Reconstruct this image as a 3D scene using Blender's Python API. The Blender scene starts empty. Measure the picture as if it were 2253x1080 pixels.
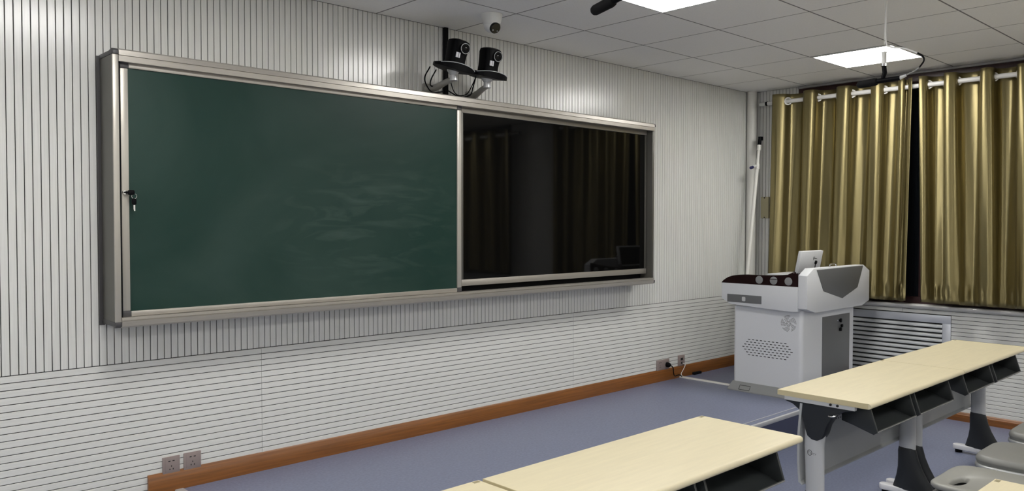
import bpy, bmesh, math, random
from mathutils import Vector, Matrix
import numpy as np
random.seed(7)
SC = bpy.context.scene
COL = SC.collection
PI = math.pi

# ------------------------------------------------------------------ camera
CAM_LOC = (-6.8126, -3.9835, 1.5418)
YAW, PITCH, ROLL, FPX = 0.7526, -0.0281, 0.0011, 1758.94
cd = bpy.data.cameras.new('camera')
cd.sensor_fit = 'HORIZONTAL'
cd.sensor_width = 36.0
cd.lens = 36.0 * FPX / 2253.0
cd.clip_start = 0.05
cam = bpy.data.objects.new('camera', cd)
COL.objects.link(cam)
fw = Vector((math.sin(YAW) * math.cos(PITCH), math.cos(YAW) * math.cos(PITCH), math.sin(PITCH)))
rt = Vector((math.cos(YAW), -math.sin(YAW), 0))
up = rt.cross(fw)
r2 = rt * math.cos(ROLL) + up * math.sin(ROLL)
u2 = -rt * math.sin(ROLL) + up * math.cos(ROLL)
m = Matrix((r2, u2, -fw)).transposed().to_4x4()
m.translation = Vector(CAM_LOC)
cam.matrix_world = m
SC.camera = cam
# ------------------------------------------------------------------ world, exposure
w = bpy.data.worlds.new('world'); SC.world = w
w.use_nodes = True
w.node_tree.nodes['Background'].inputs[0].default_value = (0.010, 0.012, 0.018, 1)
w.node_tree.nodes['Background'].inputs[1].default_value = 0.5
SC.view_settings.view_transform = 'Standard'
SC.view_settings.look = 'None'
SC.view_settings.exposure = 0.80
SC.view_settings.gamma = 1.0
SC.view_settings.use_curve_mapping = False
LAMP_STRENGTH = 15.0
# ------------------------------------------------------------------ room constants (metres)
CEIL = 2.765
DADO = 0.881
PLAT = 0.23
PLAT_Y = -1.29
PLAT_X = -5.35
LEFT_X = -9.2
BACK_Y = -8.9


# ------------------------------------------------------------------ materials
def mat(name, col, rough=0.5, metal=0.0, spec=0.5, noise=None, bump=None, emit=None, coat=0.0, sheen=0.0, aniso=0.0):
    """noise=(scale xyz, amount, detail) colour variation in world space; bump=(scale xyz, strength)"""
    ma = bpy.data.materials.new(name); ma.use_nodes = True
    nt = ma.node_tree; N = nt.nodes; L = nt.links
    b = N['Principled BSDF']
    b.inputs['Base Color'].default_value = (*col, 1)
    b.inputs['Roughness'].default_value = rough
    b.inputs['Metallic'].default_value = metal
    b.inputs['Specular IOR Level'].default_value = spec
    b.inputs['Coat Weight'].default_value = coat
    b.inputs['Sheen Weight'].default_value = sheen
    b.inputs['Anisotropic'].default_value = aniso
    if emit:
        b.inputs['Emission Color'].default_value = (*emit[0], 1)
        b.inputs['Emission Strength'].default_value = emit[1]
    def tex(scale, detail=4.0):
        g = N.new('ShaderNodeNewGeometry')
        mp = N.new('ShaderNodeMapping'); mp.inputs['Scale'].default_value = scale
        L.new(g.outputs['Position'], mp.inputs['Vector'])
        t = N.new('ShaderNodeTexNoise'); t.inputs['Scale'].default_value = 1.0
        t.inputs['Detail'].default_value = detail
        L.new(mp.outputs['Vector'], t.inputs['Vector'])
        return t
    if noise:
        sc, amt, det = noise
        t = tex(sc, det)
        r = N.new('ShaderNodeValToRGB')
        r.color_ramp.elements[0].position = 0.3; r.color_ramp.elements[1].position = 0.7
        c0 = tuple(max(0, c * (1 - amt)) for c in col); c1 = tuple(min(1, c * (1 + amt)) for c in col)
        r.color_ramp.elements[0].color = (*c0, 1); r.color_ramp.elements[1].color = (*c1, 1)
        L.new(t.outputs['Fac'], r.inputs['Fac'])
        L.new(r.outputs['Color'], b.inputs['Base Color'])
    if bump:
        sc, st = bump
        t = tex(sc)
        bn = N.new('ShaderNodeBump'); bn.inputs['Strength'].default_value = st
        bn.inputs['Distance'].default_value = 0.002
        L.new(t.outputs['Fac'], bn.inputs['Height'])
        L.new(bn.outputs['Normal'], b.inputs['Normal'])
    return ma


M = {}
M['slat_v'] = mat('slat_white_vertical', (0.71, 0.71, 0.68), 0.22, spec=0.7, noise=((160, 160, 5), 0.05, 3), bump=((220, 220, 8), 0.06))
M['slat_h'] = mat('slat_white_horizontal', (0.71, 0.71, 0.68), 0.27, noise=((6, 6, 160), 0.05, 3), bump=((10, 10, 260), 0.06))
M['groove'] = mat('groove_dark', (0.020, 0.020, 0.020), 0.8)
M['plaster'] = mat('plaster', (0.90, 0.90, 0.88), 0.8)
M['tile'] = mat('ceiling_tile', (0.93, 0.92, 0.895), 0.85, noise=((90, 90, 90), 0.02, 5), bump=((160, 160, 160), 0.25))
M['tile_gap'] = mat('tile_gap', (0.21, 0.205, 0.20), 0.8)
M['trimgrey'] = mat('ceiling_trim_shadow', (0.35, 0.34, 0.34), 0.6)
M['floor'] = mat('vinyl_blue', (0.175, 0.195, 0.285), 0.36, noise=((70, 70, 70), 0.14, 6), bump=((30, 30, 30), 0.05))
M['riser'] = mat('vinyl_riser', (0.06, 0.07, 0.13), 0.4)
M['base'] = mat('baseboard_wood', (0.205, 0.074, 0.015), 0.35, noise=((3, 3, 90), 0.25, 5), bump=((3, 3, 90), 0.2))
M['alu'] = mat('champagne_aluminium', (0.43, 0.405, 0.365), 0.36, 0.6, noise=((4, 4, 300), 0.06, 3))
M['alu_v'] = mat('champagne_aluminium_upright', (0.47, 0.445, 0.395), 0.38, 0.45, noise=((300, 300, 4), 0.05, 3))
M['alu_dark'] = mat('bronze_aluminium', (0.13, 0.125, 0.11), 0.42, 0.5)
M['corner'] = mat('corner_plastic', (0.055, 0.053, 0.055), 0.45)
M['black'] = mat('black_plastic', (0.0025, 0.0025, 0.0035), 0.45, spec=0.08)
M['blackmat'] = mat('black_matt', (0.004, 0.004, 0.0045), 0.8, spec=0.2)
M['glass_black'] = mat('display_glass', (0.003, 0.003, 0.003), 0.04, spec=0.25)
M['chrome'] = mat('chrome', (0.75, 0.75, 0.75), 0.15, 1.0)
M['silver'] = mat('silver_paint', (0.58, 0.59, 0.60), 0.36, 0.2)
M['gunmetal'] = mat('bracket_grey', (0.34, 0.335, 0.31), 0.45, 0.3)
M['clear'] = mat('frosted_plastic', (0.55, 0.56, 0.55), 0.15, 0.2)
M['socket'] = mat('socket_bronze', (0.31, 0.25, 0.235), 0.35, 0.15)
M['dark_hole'] = mat('dark_hole', (0.006, 0.006, 0.006), 0.7)
M['white_pl'] = mat('white_plastic', (0.72, 0.72, 0.70), 0.35)
M['beige'] = mat('beige_box', (0.42, 0.38, 0.24), 0.5)
M['pvc'] = mat('white_pipe', (0.70, 0.69, 0.65), 0.35)
M['pod_white'] = mat('podium_white_steel', (0.68, 0.695, 0.72), 0.33, noise=((250, 250, 250), 0.02, 2))
M['pod_grey'] = mat('podium_grey_steel', (0.135, 0.138, 0.142), 0.42)
M['pod_mid'] = mat('podium_plinth_grey', (0.27, 0.275, 0.275), 0.45)
M['maroon'] = mat('maroon_wood', (0.012, 0.003, 0.003), 0.2, spec=0.2)
M['redwood'] = mat('dark_red_wood', (0.028, 0.006, 0.006), 0.4)
M['rod'] = mat('rod_white', (0.82, 0.81, 0.79), 0.2)
M['desk'] = mat('desk_maple', (0.72, 0.645, 0.445), 0.40, noise=((6, 60, 6), 0.035, 6))
M['desk_edge'] = mat('desk_edge_band', (0.62, 0.54, 0.33), 0.38)
M['tray'] = mat('tray_charcoal', (0.030, 0.034, 0.035), 0.38, bump=((400, 400, 400), 0.15))
M['legblack'] = mat('leg_charcoal', (0.020, 0.023, 0.026), 0.42)
M['panel'] = mat('modesty_grey', (0.50, 0.515, 0.515), 0.36, 0.3)
M['footwhite'] = mat('foot_white', (0.74, 0.74, 0.76), 0.3)
M['seat'] = mat('seat_grey', (0.235, 0.235, 0.22), 0.42, bump=((200, 200, 200), 0.1))
M['seatback'] = mat('seat_back_grey', (0.31, 0.31, 0.285), 0.40)
M['seatrim'] = mat('seat_trim_silver', (0.50, 0.51, 0.51), 0.3, 0.3)
M['grille'] = mat('grille_silver', (0.66, 0.68, 0.69), 0.24, 0.35)
M['grille_frame'] = mat('grille_frame', (0.55, 0.57, 0.62), 0.32, 0.3)
M['sill'] = mat('sill_white', (0.70, 0.69, 0.66), 0.25)
M['lamp'] = mat('lamp_diffuser', (0.9, 0.9, 0.9), 0.5, emit=((1.0, 0.985, 0.955), LAMP_STRENGTH))
M['ink'] = mat('print_ink', (0.05, 0.05, 0.055), 0.6)
M['smudge'] = mat('sticker_brown', (0.30, 0.26, 0.15), 0.6)
M['blue_knob'] = mat('blue_knob', (0.02, 0.02, 0.10), 0.4)
M['sticker'] = mat('sticker_white', (0.62, 0.62, 0.66), 0.5)
M['winglass'] = mat('window_glass', (0.01, 0.012, 0.015), 0.03)
M['label'] = mat('label_grey', (0.25, 0.25, 0.25), 0.4)


def mat_chalkboard():
    ma = mat('chalkboard_green', (0.012, 0.040, 0.032), 0.42, spec=0.28)
    nt = ma.node_tree; N = nt.nodes; L = nt.links; b = N['Principled BSDF']
    g = N.new('ShaderNodeNewGeometry')
    def noise(scale, rot, det, p0, p1, dist=0.6):
        mp = N.new('ShaderNodeMapping'); mp.inputs['Scale'].default_value = scale
        mp.inputs['Rotation'].default_value = (0, rot, 0)
        L.new(g.outputs['Position'], mp.inputs['Vector'])
        t = N.new('ShaderNodeTexNoise'); t.inputs['Scale'].default_value = 1.0; t.inputs['Detail'].default_value = det
        t.inputs['Distortion'].default_value = dist
        L.new(mp.outputs['Vector'], t.inputs['Vector'])
        r = N.new('ShaderNodeMapRange'); r.inputs['From Min'].default_value = p0; r.inputs['From Max'].default_value = p1
        L.new(t.outputs['Fac'], r.inputs['Value'])
        return r.outputs['Result']
    def op(kind, a, bb):
        q = N.new('ShaderNodeMath'); q.operation = kind; q.use_clamp = True
        for i, v in enumerate((a, bb)):
            if isinstance(v, (int, float)): q.inputs[i].default_value = v
            else: L.new(v, q.inputs[i])
        return q.outputs[0]
    broad = noise((0.9, 0.9, 1.3), 0.3, 5, 0.42, 0.72)
    streak = noise((2.5, 2.5, 11.0), 0.40, 8, 0.50, 0.80, 1.6)
    sp = N.new('ShaderNodeSeparateXYZ'); L.new(g.outputs['Position'], sp.inputs[0])
    def sm(kind, a, bb):
        q = N.new('ShaderNodeMath'); q.operation = kind
        for i, v in enumerate((a, bb)):
            if isinstance(v, (int, float)): q.inputs[i].default_value = v
            else: L.new(v, q.inputs[i])
        return q.outputs[0]
    dx = sm('MULTIPLY', sm('ADD', sp.outputs['X'], 4.30), 1.35)
    dz = sm('MULTIPLY', sm('ADD', sp.outputs['Z'], -1.52), 2.3)
    dist = sm('SQRT', sm('ADD', sm('MULTIPLY', dx, dx), sm('MULTIPLY', dz, dz)), 0)
    mr = N.new('ShaderNodeMapRange'); mr.inputs['From Min'].default_value = 1.1; mr.inputs['From Max'].default_value = 0.2
    L.new(dist, mr.inputs['Value'])
    patch = mr.outputs['Result']
    wipe = op('MULTIPLY', streak, patch)
    fac = op('ADD', op('MULTIPLY', broad, 0.22), op('MULTIPLY', wipe, 0.42))
    mx = N.new('ShaderNodeMix'); mx.data_type = 'RGBA'
    mx.inputs['A'].default_value = (0.0060, 0.031, 0.0235, 1)
    mx.inputs['B'].default_value = (0.085, 0.125, 0.108, 1)
    L.new(fac, mx.inputs['Factor'])
    L.new(mx.outputs['Result'], b.inputs['Base Color'])
    return ma


M['green'] = mat_chalkboard()


def mat_curtain():
    ma = mat('gold_satin', (0.245, 0.203, 0.092), 0.34, 0.80, spec=0.9, aniso=0.88)
    nt = ma.node_tree; N = nt.nodes; L = nt.links; b = N['Principled BSDF']
    tv = N.new('ShaderNodeCombineXYZ'); tv.inputs[2].default_value = 1.0     # weft threads: highlight runs down the fold
    L.new(tv.outputs[0], b.inputs['Tangent'])
    g = N.new('ShaderNodeNewGeometry')
    mp = N.new('ShaderNodeMapping'); mp.inputs['Scale'].default_value = (14, 14, 3.0)
    L.new(g.outputs['Position'], mp.inputs['Vector'])
    t = N.new('ShaderNodeTexNoise'); t.inputs['Scale'].default_value = 1.0; t.inputs['Detail'].default_value = 3
    L.new(mp.outputs['Vector'], t.inputs['Vector'])
    bn = N.new('ShaderNodeBump'); bn.inputs['Strength'].default_value = 0.06; bn.inputs['Distance'].default_value = 0.02
    L.new(t.outputs['Fac'], bn.inputs['Height'])
    L.new(bn.outputs['Normal'], b.inputs['Normal'])
    return ma


M['curtain'] = mat_curtain()


# ------------------------------------------------------------------ mesh building
class MB:
    def __init__(self):
        self.v = []; self.f = []

    def add(self, vs, fs):
        o = len(self.v)
        self.v += [tuple(p) for p in vs]
        self.f += [tuple(i + o for i in f) for f in fs]
        return self

    def box(self, x0, x1, y0, y1, z0, z1):
        x0, x1 = sorted((x0, x1)); y0, y1 = sorted((y0, y1)); z0, z1 = sorted((z0, z1))
        vs = [(x, y, z) for z in (z0, z1) for y in (y0, y1) for x in (x0, x1)]
        return self.add(vs, [(0, 2, 3, 1), (4, 5, 7, 6), (0, 1, 5, 4), (2, 6, 7, 3), (0, 4, 6, 2), (1, 3, 7, 5)])

    def prism(self, poly, axis, a, b):
        """poly 2D in the remaining axes order (x,y),(x,z),(y,z); extruded along axis from a to b"""
        n = len(poly)
        def P(p, t):
            return {0: (t, p[0], p[1]), 1: (p[0], t, p[1]), 2: (p[0], p[1], t)}[axis]
        vs = [P(p, a) for p in poly] + [P(p, b) for p in poly]
        fs = [tuple(range(n)), tuple(range(2 * n - 1, n - 1, -1))]
        fs += [(i, i + n, (i + 1) % n + n, (i + 1) % n) for i in range(n)]
        return self.add(vs, fs)

    def tube(self, pts, r, n=10, caps=True):
        pts = [Vector(p) for p in pts]
        rs = r if isinstance(r, (list, tuple)) else [r] * len(pts)
        vs = []; ref = None
        for i, p in enumerate(pts):
            d = (pts[min(i + 1, len(pts) - 1)] - pts[max(i - 1, 0)]).normalized()
            if ref is None:
                ref = Vector((0, 0, 1)) if abs(d.z) < 0.9 else Vector((1, 0, 0))
            s = d.cross(ref)
            if s.length < 1e-4:
                s = d.orthogonal()
            s.normalize(); t = s.cross(d); ref = t
            for k in range(n):
                a = 2 * PI * k / n
                vs.append(p + s * (rs[i] * math.cos(a)) + t * (rs[i] * math.sin(a)))
        fs = []
        for i in range(len(pts) - 1):
            for k in range(n):
                fs.append((i * n + k, i * n + (k + 1) % n, (i + 1) * n + (k + 1) % n, (i + 1) * n + k))
        if caps:
            fs.append(tuple(range(n - 1, -1, -1))); o = (len(pts) - 1) * n
            fs.append(tuple(range(o, o + n)))
        return self.add(vs, fs)

    def loft(self, secs, n=24, pw=1.0):
        """secs: (z, cx, cy, rx, ry)"""
        vs = []
        for z, cx, cy, rx, ry in secs:
            for k in range(n):
                a = 2 * PI * k / n
                c, s = math.cos(a), math.sin(a)
                vs.append((cx + rx * math.copysign(abs(c) ** pw, c), cy + ry * math.copysign(abs(s) ** pw, s), z))
        fs = []
        for i in range(len(secs) - 1):
            for k in range(n):
                fs.append((i * n + k, i * n + (k + 1) % n, (i + 1) * n + (k + 1) % n, (i + 1) * n + k))
        fs.append(tuple(range(n - 1, -1, -1))); o = (len(secs) - 1) * n
        fs.append(tuple(range(o, o + n)))
        return self.add(vs, fs)

    def torus(self, c, axis, R, r, n=28, k=10):
        c = Vector(c); ax = Vector(axis).normalized(); s = ax.orthogonal().normalized(); t = ax.cross(s)
        vs = []
        for i in range(n):
            a = 2 * PI * i / n; d = s * math.cos(a) + t * math.sin(a)
            for j in range(k):
                b = 2 * PI * j / k
                vs.append(c + d * (R + r * math.cos(b)) + ax * (r * math.sin(b)))
        fs = [(i * k + j, ((i + 1) % n) * k + j, ((i + 1) % n) * k + (j + 1) % k, i * k + (j + 1) % k) for i in range(n) for j in range(k)]
        return self.add(vs, fs)

    def ball(self, c, rx, ry, rz, n=20, k=12):
        vs = [(c[0], c[1], c[2] - rz)]
        for i in range(1, k):
            a = -PI / 2 + PI * i / k
            for j in range(n):
                b = 2 * PI * j / n
                vs.append((c[0] + rx * math.cos(a) * math.cos(b), c[1] + ry * math.cos(a) * math.sin(b), c[2] + rz * math.sin(a)))
        vs.append((c[0], c[1], c[2] + rz)); last = len(vs) - 1
        fs = [(0, 1 + (j + 1) % n, 1 + j) for j in range(n)]
        for i in range(k - 2):
            for j in range(n):
                fs.append((1 + i * n + j, 1 + i * n + (j + 1) % n, 1 + (i + 1) * n + (j + 1) % n, 1 + (i + 1) * n + j))
        o = 1 + (k - 2) * n
        fs += [(o + j, o + (j + 1) % n, last) for j in range(n)]
        return self.add(vs, fs)

    def mesh(self, name, ma, org=(0, 0, 0), bevel=0.0, segs=2, angle=35, xf=None):
        me = bpy.data.meshes.new(name)
        vs = [Vector(p) for p in self.v]
        if xf is not None:
            vs = [xf @ p for p in vs]
        o = Vector(org)
        me.from_pydata([tuple(p - o) for p in vs], [], self.f)
        bm = bmesh.new(); bm.from_mesh(me)
        bmesh.ops.recalc_face_normals(bm, faces=bm.faces)
        if bevel > 0:
            es = [e for e in bm.edges if len(e.link_faces) == 2 and e.calc_face_angle(0) > math.radians(30)]
            bmesh.ops.bevel(bm, geom=es, offset=bevel, segments=segs, affect='EDGES', profile=0.5, clamp_overlap=True)
        bm.to_mesh(me); bm.free()
        for p in me.polygons:
            p.use_smooth = True
        me.set_sharp_from_angle(angle=math.radians(angle))
        me.materials.append(ma)
        return me


ORG = {}


def link(name, me, parent=None, loc=(0, 0, 0)):
    o = bpy.data.objects.new(name, me)
    COL.objects.link(o)
    if parent is not None:
        o.parent = parent
        o.location = (0, 0, 0)
        ORG[o] = ORG[parent]
    else:
        o.location = loc
        ORG[o] = Vector(loc)
    return o


def part(mb, name, ma, parent, **kw):
    return link(name, mb.mesh(name, ma, ORG[parent], **kw), parent)


def tag(o, label=None, cat=None, group=None, kind=None):
    if label: o['label'] = label
    if cat: o['category'] = cat
    if group: o['group'] = group
    if kind: o['kind'] = kind
    return o


def thing(name, loc, label, cat, group=None):
    o = bpy.data.objects.new(name, None)
    COL.objects.link(o)
    o.empty_display_size = 0.1
    o.location = loc
    ORG[o] = Vector(loc)
    return tag(o, label, cat, group)


def solo(mb, name, ma, loc, label, cat, group=None, **kw):
    return tag(link(name, mb.mesh(name, ma, loc, **kw), None, loc), label, cat, group)


def struct(mb, name, ma, loc=(0, 0, 0), label=None, parent=None, **kw):
    if parent is not None:
        return part(mb, name, ma, parent, **kw)
    o = link(name, mb.mesh(name, ma, loc, **kw), None, loc)
    return tag(o, label, None, None, 'structure')


def copy_tree(o, parent=None, loc=None):
    c = o.copy(); COL.objects.link(c)
    if parent is not None: c.parent = parent
    if loc is not None: c.location = loc
    for ch in list(o.children):
        copy_tree(ch, c)
    return c


def rrect(cx, cy, w, h, r, n=6):
    pts = []
    for (sx, sy, a0) in ((1, 1, 0), (-1, 1, PI / 2), (-1, -1, PI), (1, -1, 3 * PI / 2)):
        for i in range(n + 1):
            a = a0 + PI / 2 * i / n
            pts.append((cx + sx * (w / 2 - r) + r * math.cos(a), cy + sy * (h / 2 - r) + r * math.sin(a)))
    return pts


def smooth_path(pts, n=8):
    P = [Vector(p) for p in pts]
    P = [P[0] * 2 - P[1]] + P + [P[-1] * 2 - P[-2]]
    out = []
    for i in range(1, len(P) - 2):
        for k in range(n):
            t = k / n
            a, b, c, d = P[i - 1], P[i], P[i + 1], P[i + 2]
            out.append(0.5 * ((2 * b) + (c - a) * t + (2 * a - 5 * b + 4 * c - d) * t * t + (3 * b - a - 3 * c + d) * t ** 3))
    out.append(P[-2])
    return out


def text_verts(body, size):
    cu = bpy.data.curves.new('t', 'FONT'); cu.body = body; cu.size = size
    cu.align_x = 'CENTER'; cu.align_y = 'CENTER'; cu.resolution_u = 3
    ob = bpy.data.objects.new('t', cu); COL.objects.link(ob)
    dg = bpy.context.evaluated_depsgraph_get()
    me = bpy.data.meshes.new_from_object(ob.evaluated_get(dg))
    vs = [tuple(v.co) for v in me.vertices]; fs = [tuple(p.vertices) for p in me.polygons]
    bpy.data.objects.remove(ob); bpy.data.curves.remove(cu); bpy.data.meshes.remove(me)
    return vs, fs


# =================================================================== STRUCTURE
# ---- floor and platform
floor = struct(MB().box(LEFT_X, 0, BACK_Y, 0, -0.1, 0), 'floor', M['floor'], label='blue speckled vinyl classroom floor')
plat = struct(MB().box(PLAT_X, 0, PLAT_Y + 0.012, 0, 0.0, PLAT), 'floor_platform', M['floor'], label='raised teaching platform covered in blue vinyl')
struct(MB().box(PLAT_X, 0, PLAT_Y, PLAT_Y + 0.012, 0, PLAT - 0.004), 'riser', M['riser'], parent=plat)
struct(MB().box(PLAT_X, 0, PLAT_Y - 0.006, PLAT_Y + 0.016, PLAT - 0.028, PLAT - 0.001), 'nosing', M['silver'], parent=plat, bevel=0.003)
struct(MB().box(PLAT_X, 0, PLAT_Y + 0.052, PLAT_Y + 0.060, PLAT, PLAT + 0.003), 'nosing_strip', M['silver'], parent=plat, bevel=0.001)
struct(MB().box(PLAT_X - 0.012, PLAT_X + 0.03, PLAT_Y, 0, PLAT - 0.03, PLAT + 0.003), 'nosing', M['silver'], parent=plat, bevel=0.003)

# ---- front wall: dark backing with proud slats
wall_front = struct(MB().box(LEFT_X, 0.3, 0.006, 0.2, 0, CEIL + 0.15), 'wall_front', M['groove'], label='front wall clad in white slatted acoustic panels')
PITCH_V = 0.0324
SW = PITCH_V - 0.0036


def slat_profile(w, c=0.0012, d=0.0062):
    return [(-w / 2, d), (w / 2, d), (w / 2, c), (w / 2 - c, 0), (-w / 2 + c, 0), (-w / 2, c)]


V_Z0, V_Z1 = DADO + 0.001, CEIL - 0.001
slat_me = MB().prism(slat_profile(SW), 2, V_Z0, V_Z1).mesh('slat', M['slat_v'])
n0 = math.floor((0 + 6.046) / PITCH_V)
left_field = MB()
for i in range(-140, n0 + 1):
    xc = -6.046 + (i + 0.5) * PITCH_V
    if xc > -0.018 or xc < LEFT_X + 0.03: continue
    if xc > -7.33:
        o = link('slat', slat_me, wall_front); o.location = (xc, 0, 0)
    else:
        left_field.prism([(xc + a, b) for a, b in slat_profile(SW)], 2, V_Z0, V_Z1)
PITCH_H = 0.0313
SH = PITCH_H - 0.0034
segs = [(-2.46, -0.002), (-4.898, -2.462), (-7.33, -4.900)]
plank_me = {}
for k, (a, b) in enumerate(segs):
    plank_me[k] = MB().prism([(q, p) for p, q in slat_profile(SH)], 0, a, b).mesh('plank', M['slat_h'])
rows = int((DADO - 0.07) / PITCH_H)
for r in range(rows):
    zc = DADO - 0.0015 - (r + 0.5) * PITCH_H
    for k in range(3):
        if k < 2 and zc < PLAT + 0.06: continue
        o = link('plank', plank_me[k], wall_front); o.location = (0, 0, zc)
    left_field.prism([(q, p + zc) for p, q in slat_profile(SH)], 0, LEFT_X, -7.332)
o = struct(left_field, 'slat_field', M['slat_v'], parent=wall_front); o['kind'] = 'stuff'

# ---- baseboards
def base_profile(h, d=0.018):
    return [(0, 0), (-d, 0), (-d, h * 0.72), (-d * 0.78, h * 0.78), (-d * 0.70, h * 0.86), (-d * 0.35, h * 0.97), (-d * 0.2, h), (0, h)]
struct(MB().prism([(p, q + PLAT - 0.01) for p, q in base_profile(0.105)], 0, -5.485, -0.001), 'baseboard_front', M['base'], label='orange-brown wooden baseboard along the front wall')
struct(MB().prism([(p, q) for p, q in base_profile(0.067)], 0, LEFT_X, -5.50), 'baseboard_left', M['base'], label='low wooden baseboard left of the platform')
bw = struct(MB().prism([(p, q) for p, q in base_profile(0.069)], 1, BACK_Y, PLAT_Y - 0.01), 'baseboard_right', M['base'], label='orange-brown wooden baseboard along the window wall')
struct(MB().prism([(p, q + PLAT) for p, q in base_profile(0.085)], 1, PLAT_Y, -0.02), 'platform_baseboard', M['base'], parent=bw)

# ---- window wall (x = 0): piers, parapet, slats
WIN = [(-2.56, -0.50), (-5.66, -3.60)]         # openings in y
SILL = 0.885
HEAD = 2.70
ww_mb = MB().box(0.0065, 0.25, BACK_Y, 0.2, 0, SILL - 0.02)
ww_mb.box(0.0065, 0.25, BACK_Y, 0.2, HEAD, CEIL + 0.15)
ww_mb.box(0.0065, 0.25, -0.50, 0.2, SILL - 0.02, HEAD).box(0.0065, 0.25, -3.60, -2.56, SILL - 0.02, HEAD).box(0.0065, 0.25, BACK_Y, -5.66, SILL - 0.02, HEAD)
wall_right = struct(ww_mb, 'wall_right', M['groove'], label='window wall with white slatted cladding and parapet')
slat_w = MB().prism([(q, p) for p, q in slat_profile(SW)], 2, V_Z0, V_Z1).mesh('slat', M['slat_v'])
for (ya, yb) in ((-0.062, -0.50), (-2.62, -3.54)):
    n = int((ya - yb) / PITCH_V)
    for i in range(n + 1):
        yc = ya - (i + 0.5) * PITCH_V
        if yc - SW / 2 < yb - 0.02: continue
        o = link('slat', slat_w, wall_right); o.location = (0, yc, 0)
rest = MB().box(0, 0.0065, BACK_Y, -5.72, V_Z0, V_Z1)
struct(rest, 'pier_facing', M['slat_v'], parent=wall_right)
GR_Y0, GR_Y1, GR_Z0, GR_Z1 = -1.768, -0.62, 0.27, 0.812   # radiator grille rectangle
for r in range(rows + 1):
    zc = DADO - 0.0015 - (r + 0.5) * PITCH_H
    if zc < 0.072: continue
    spans = [(BACK_Y, -3.9), (-3.898, GR_Y0 - 0.001), (GR_Y1 + 0.001, -0.02)] if GR_Z0 < zc < GR_Z1 else [(BACK_Y, -3.9), (-3.898, -1.4), (-1.398, -0.02)]
    for a, b in spans:
        if zc < PLAT + 0.085 and b > -1.3: continue
        struct(MB().prism([(q, p + zc) for p, q in slat_profile(SH)], 1, a, b), 'plank', M['slat_h'], parent=wall_right)
# sill ledge
sl = struct(MB().prism([(0.006, SILL - 0.022), (-0.042, SILL - 0.022), (-0.052, SILL - 0.014), (-0.055, SILL - 0.004), (-0.050, SILL + 0.004), (-0.04, SILL + 0.006), (0.10, SILL + 0.006), (0.10, SILL - 0.022)], 1, -2.62, -0.47), 'trim_1', M['sill'], label='white rounded window sill ledge under the gold curtains')
struct(MB().prism([(0.006, SILL - 0.022), (-0.042, SILL - 0.022), (-0.055, SILL - 0.004), (-0.04, SILL + 0.006), (0.10, SILL + 0.006), (0.10, SILL - 0.022)], 1, -5.72, -3.54), 'trim_2', M['sill'], label='white sill ledge of the second window')
# windows: red wooden casing and dark panes
for wi, (ya, yb) in enumerate(WIN):
    fr = MB()
    fr.box(-0.012, 0.12, ya - 0.02, yb + 0.02, HEAD - 0.03, CEIL - 0.001)
    fr.box(0.02, 0.12, yb - 0.06, yb, SILL, HEAD - 0.03).box(0.02, 0.12, ya, ya + 0.06, SILL, HEAD - 0.03)
    fr.box(0.03, 0.11, ya, yb, SILL + 0.006, SILL + 0.06)
    wo = struct(fr, 'window_%d' % (wi + 1), M['redwood'], label=('dark red wooden window casing behind the gold curtains', 'dark red casing of the second window along the wall')[wi], bevel=0.003)
    for k in range(1, 4):
        yc = ya + (yb - ya) * k / 4
        struct(MB().box(0.04, 0.10, yc - 0.025, yc + 0.025, SILL + 0.06, HEAD - 0.03), 'mullion', M['redwood'], parent=wo)
    for k in range(4):
        y0 = ya + (yb - ya) * k / 4 + 0.026; y1 = ya + (yb - ya) * (k + 1) / 4 - 0.026
        struct(MB().box(0.065, 0.071, y0, y1, SILL + 0.06, HEAD - 0.03), 'pane', M['winglass'], parent=wo)
    struct(MB().box(-0.035, 0.0, ya - 0.02, yb + 0.02, CEIL - 0.022, CEIL - 0.001), 'ceiling_bead_shadow', M['trimgrey'], parent=wo, bevel=0.006)  # grey bead draws the trim together with the shadow under the ceiling

# ---- other walls (behind the camera and to the left)
struct(MB().box(LEFT_X - 0.2, LEFT_X, BACK_Y, 0.2, 0, CEIL + 0.15), 'wall_left', M['plaster'], label='plain wall to the left of the classroom')
struct(MB().box(LEFT_X - 0.2, 0.25, BACK_Y - 0.2, BACK_Y, 0, CEIL + 0.15), 'wall_back', M['plaster'], label='plain back wall of the classroom')

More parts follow.
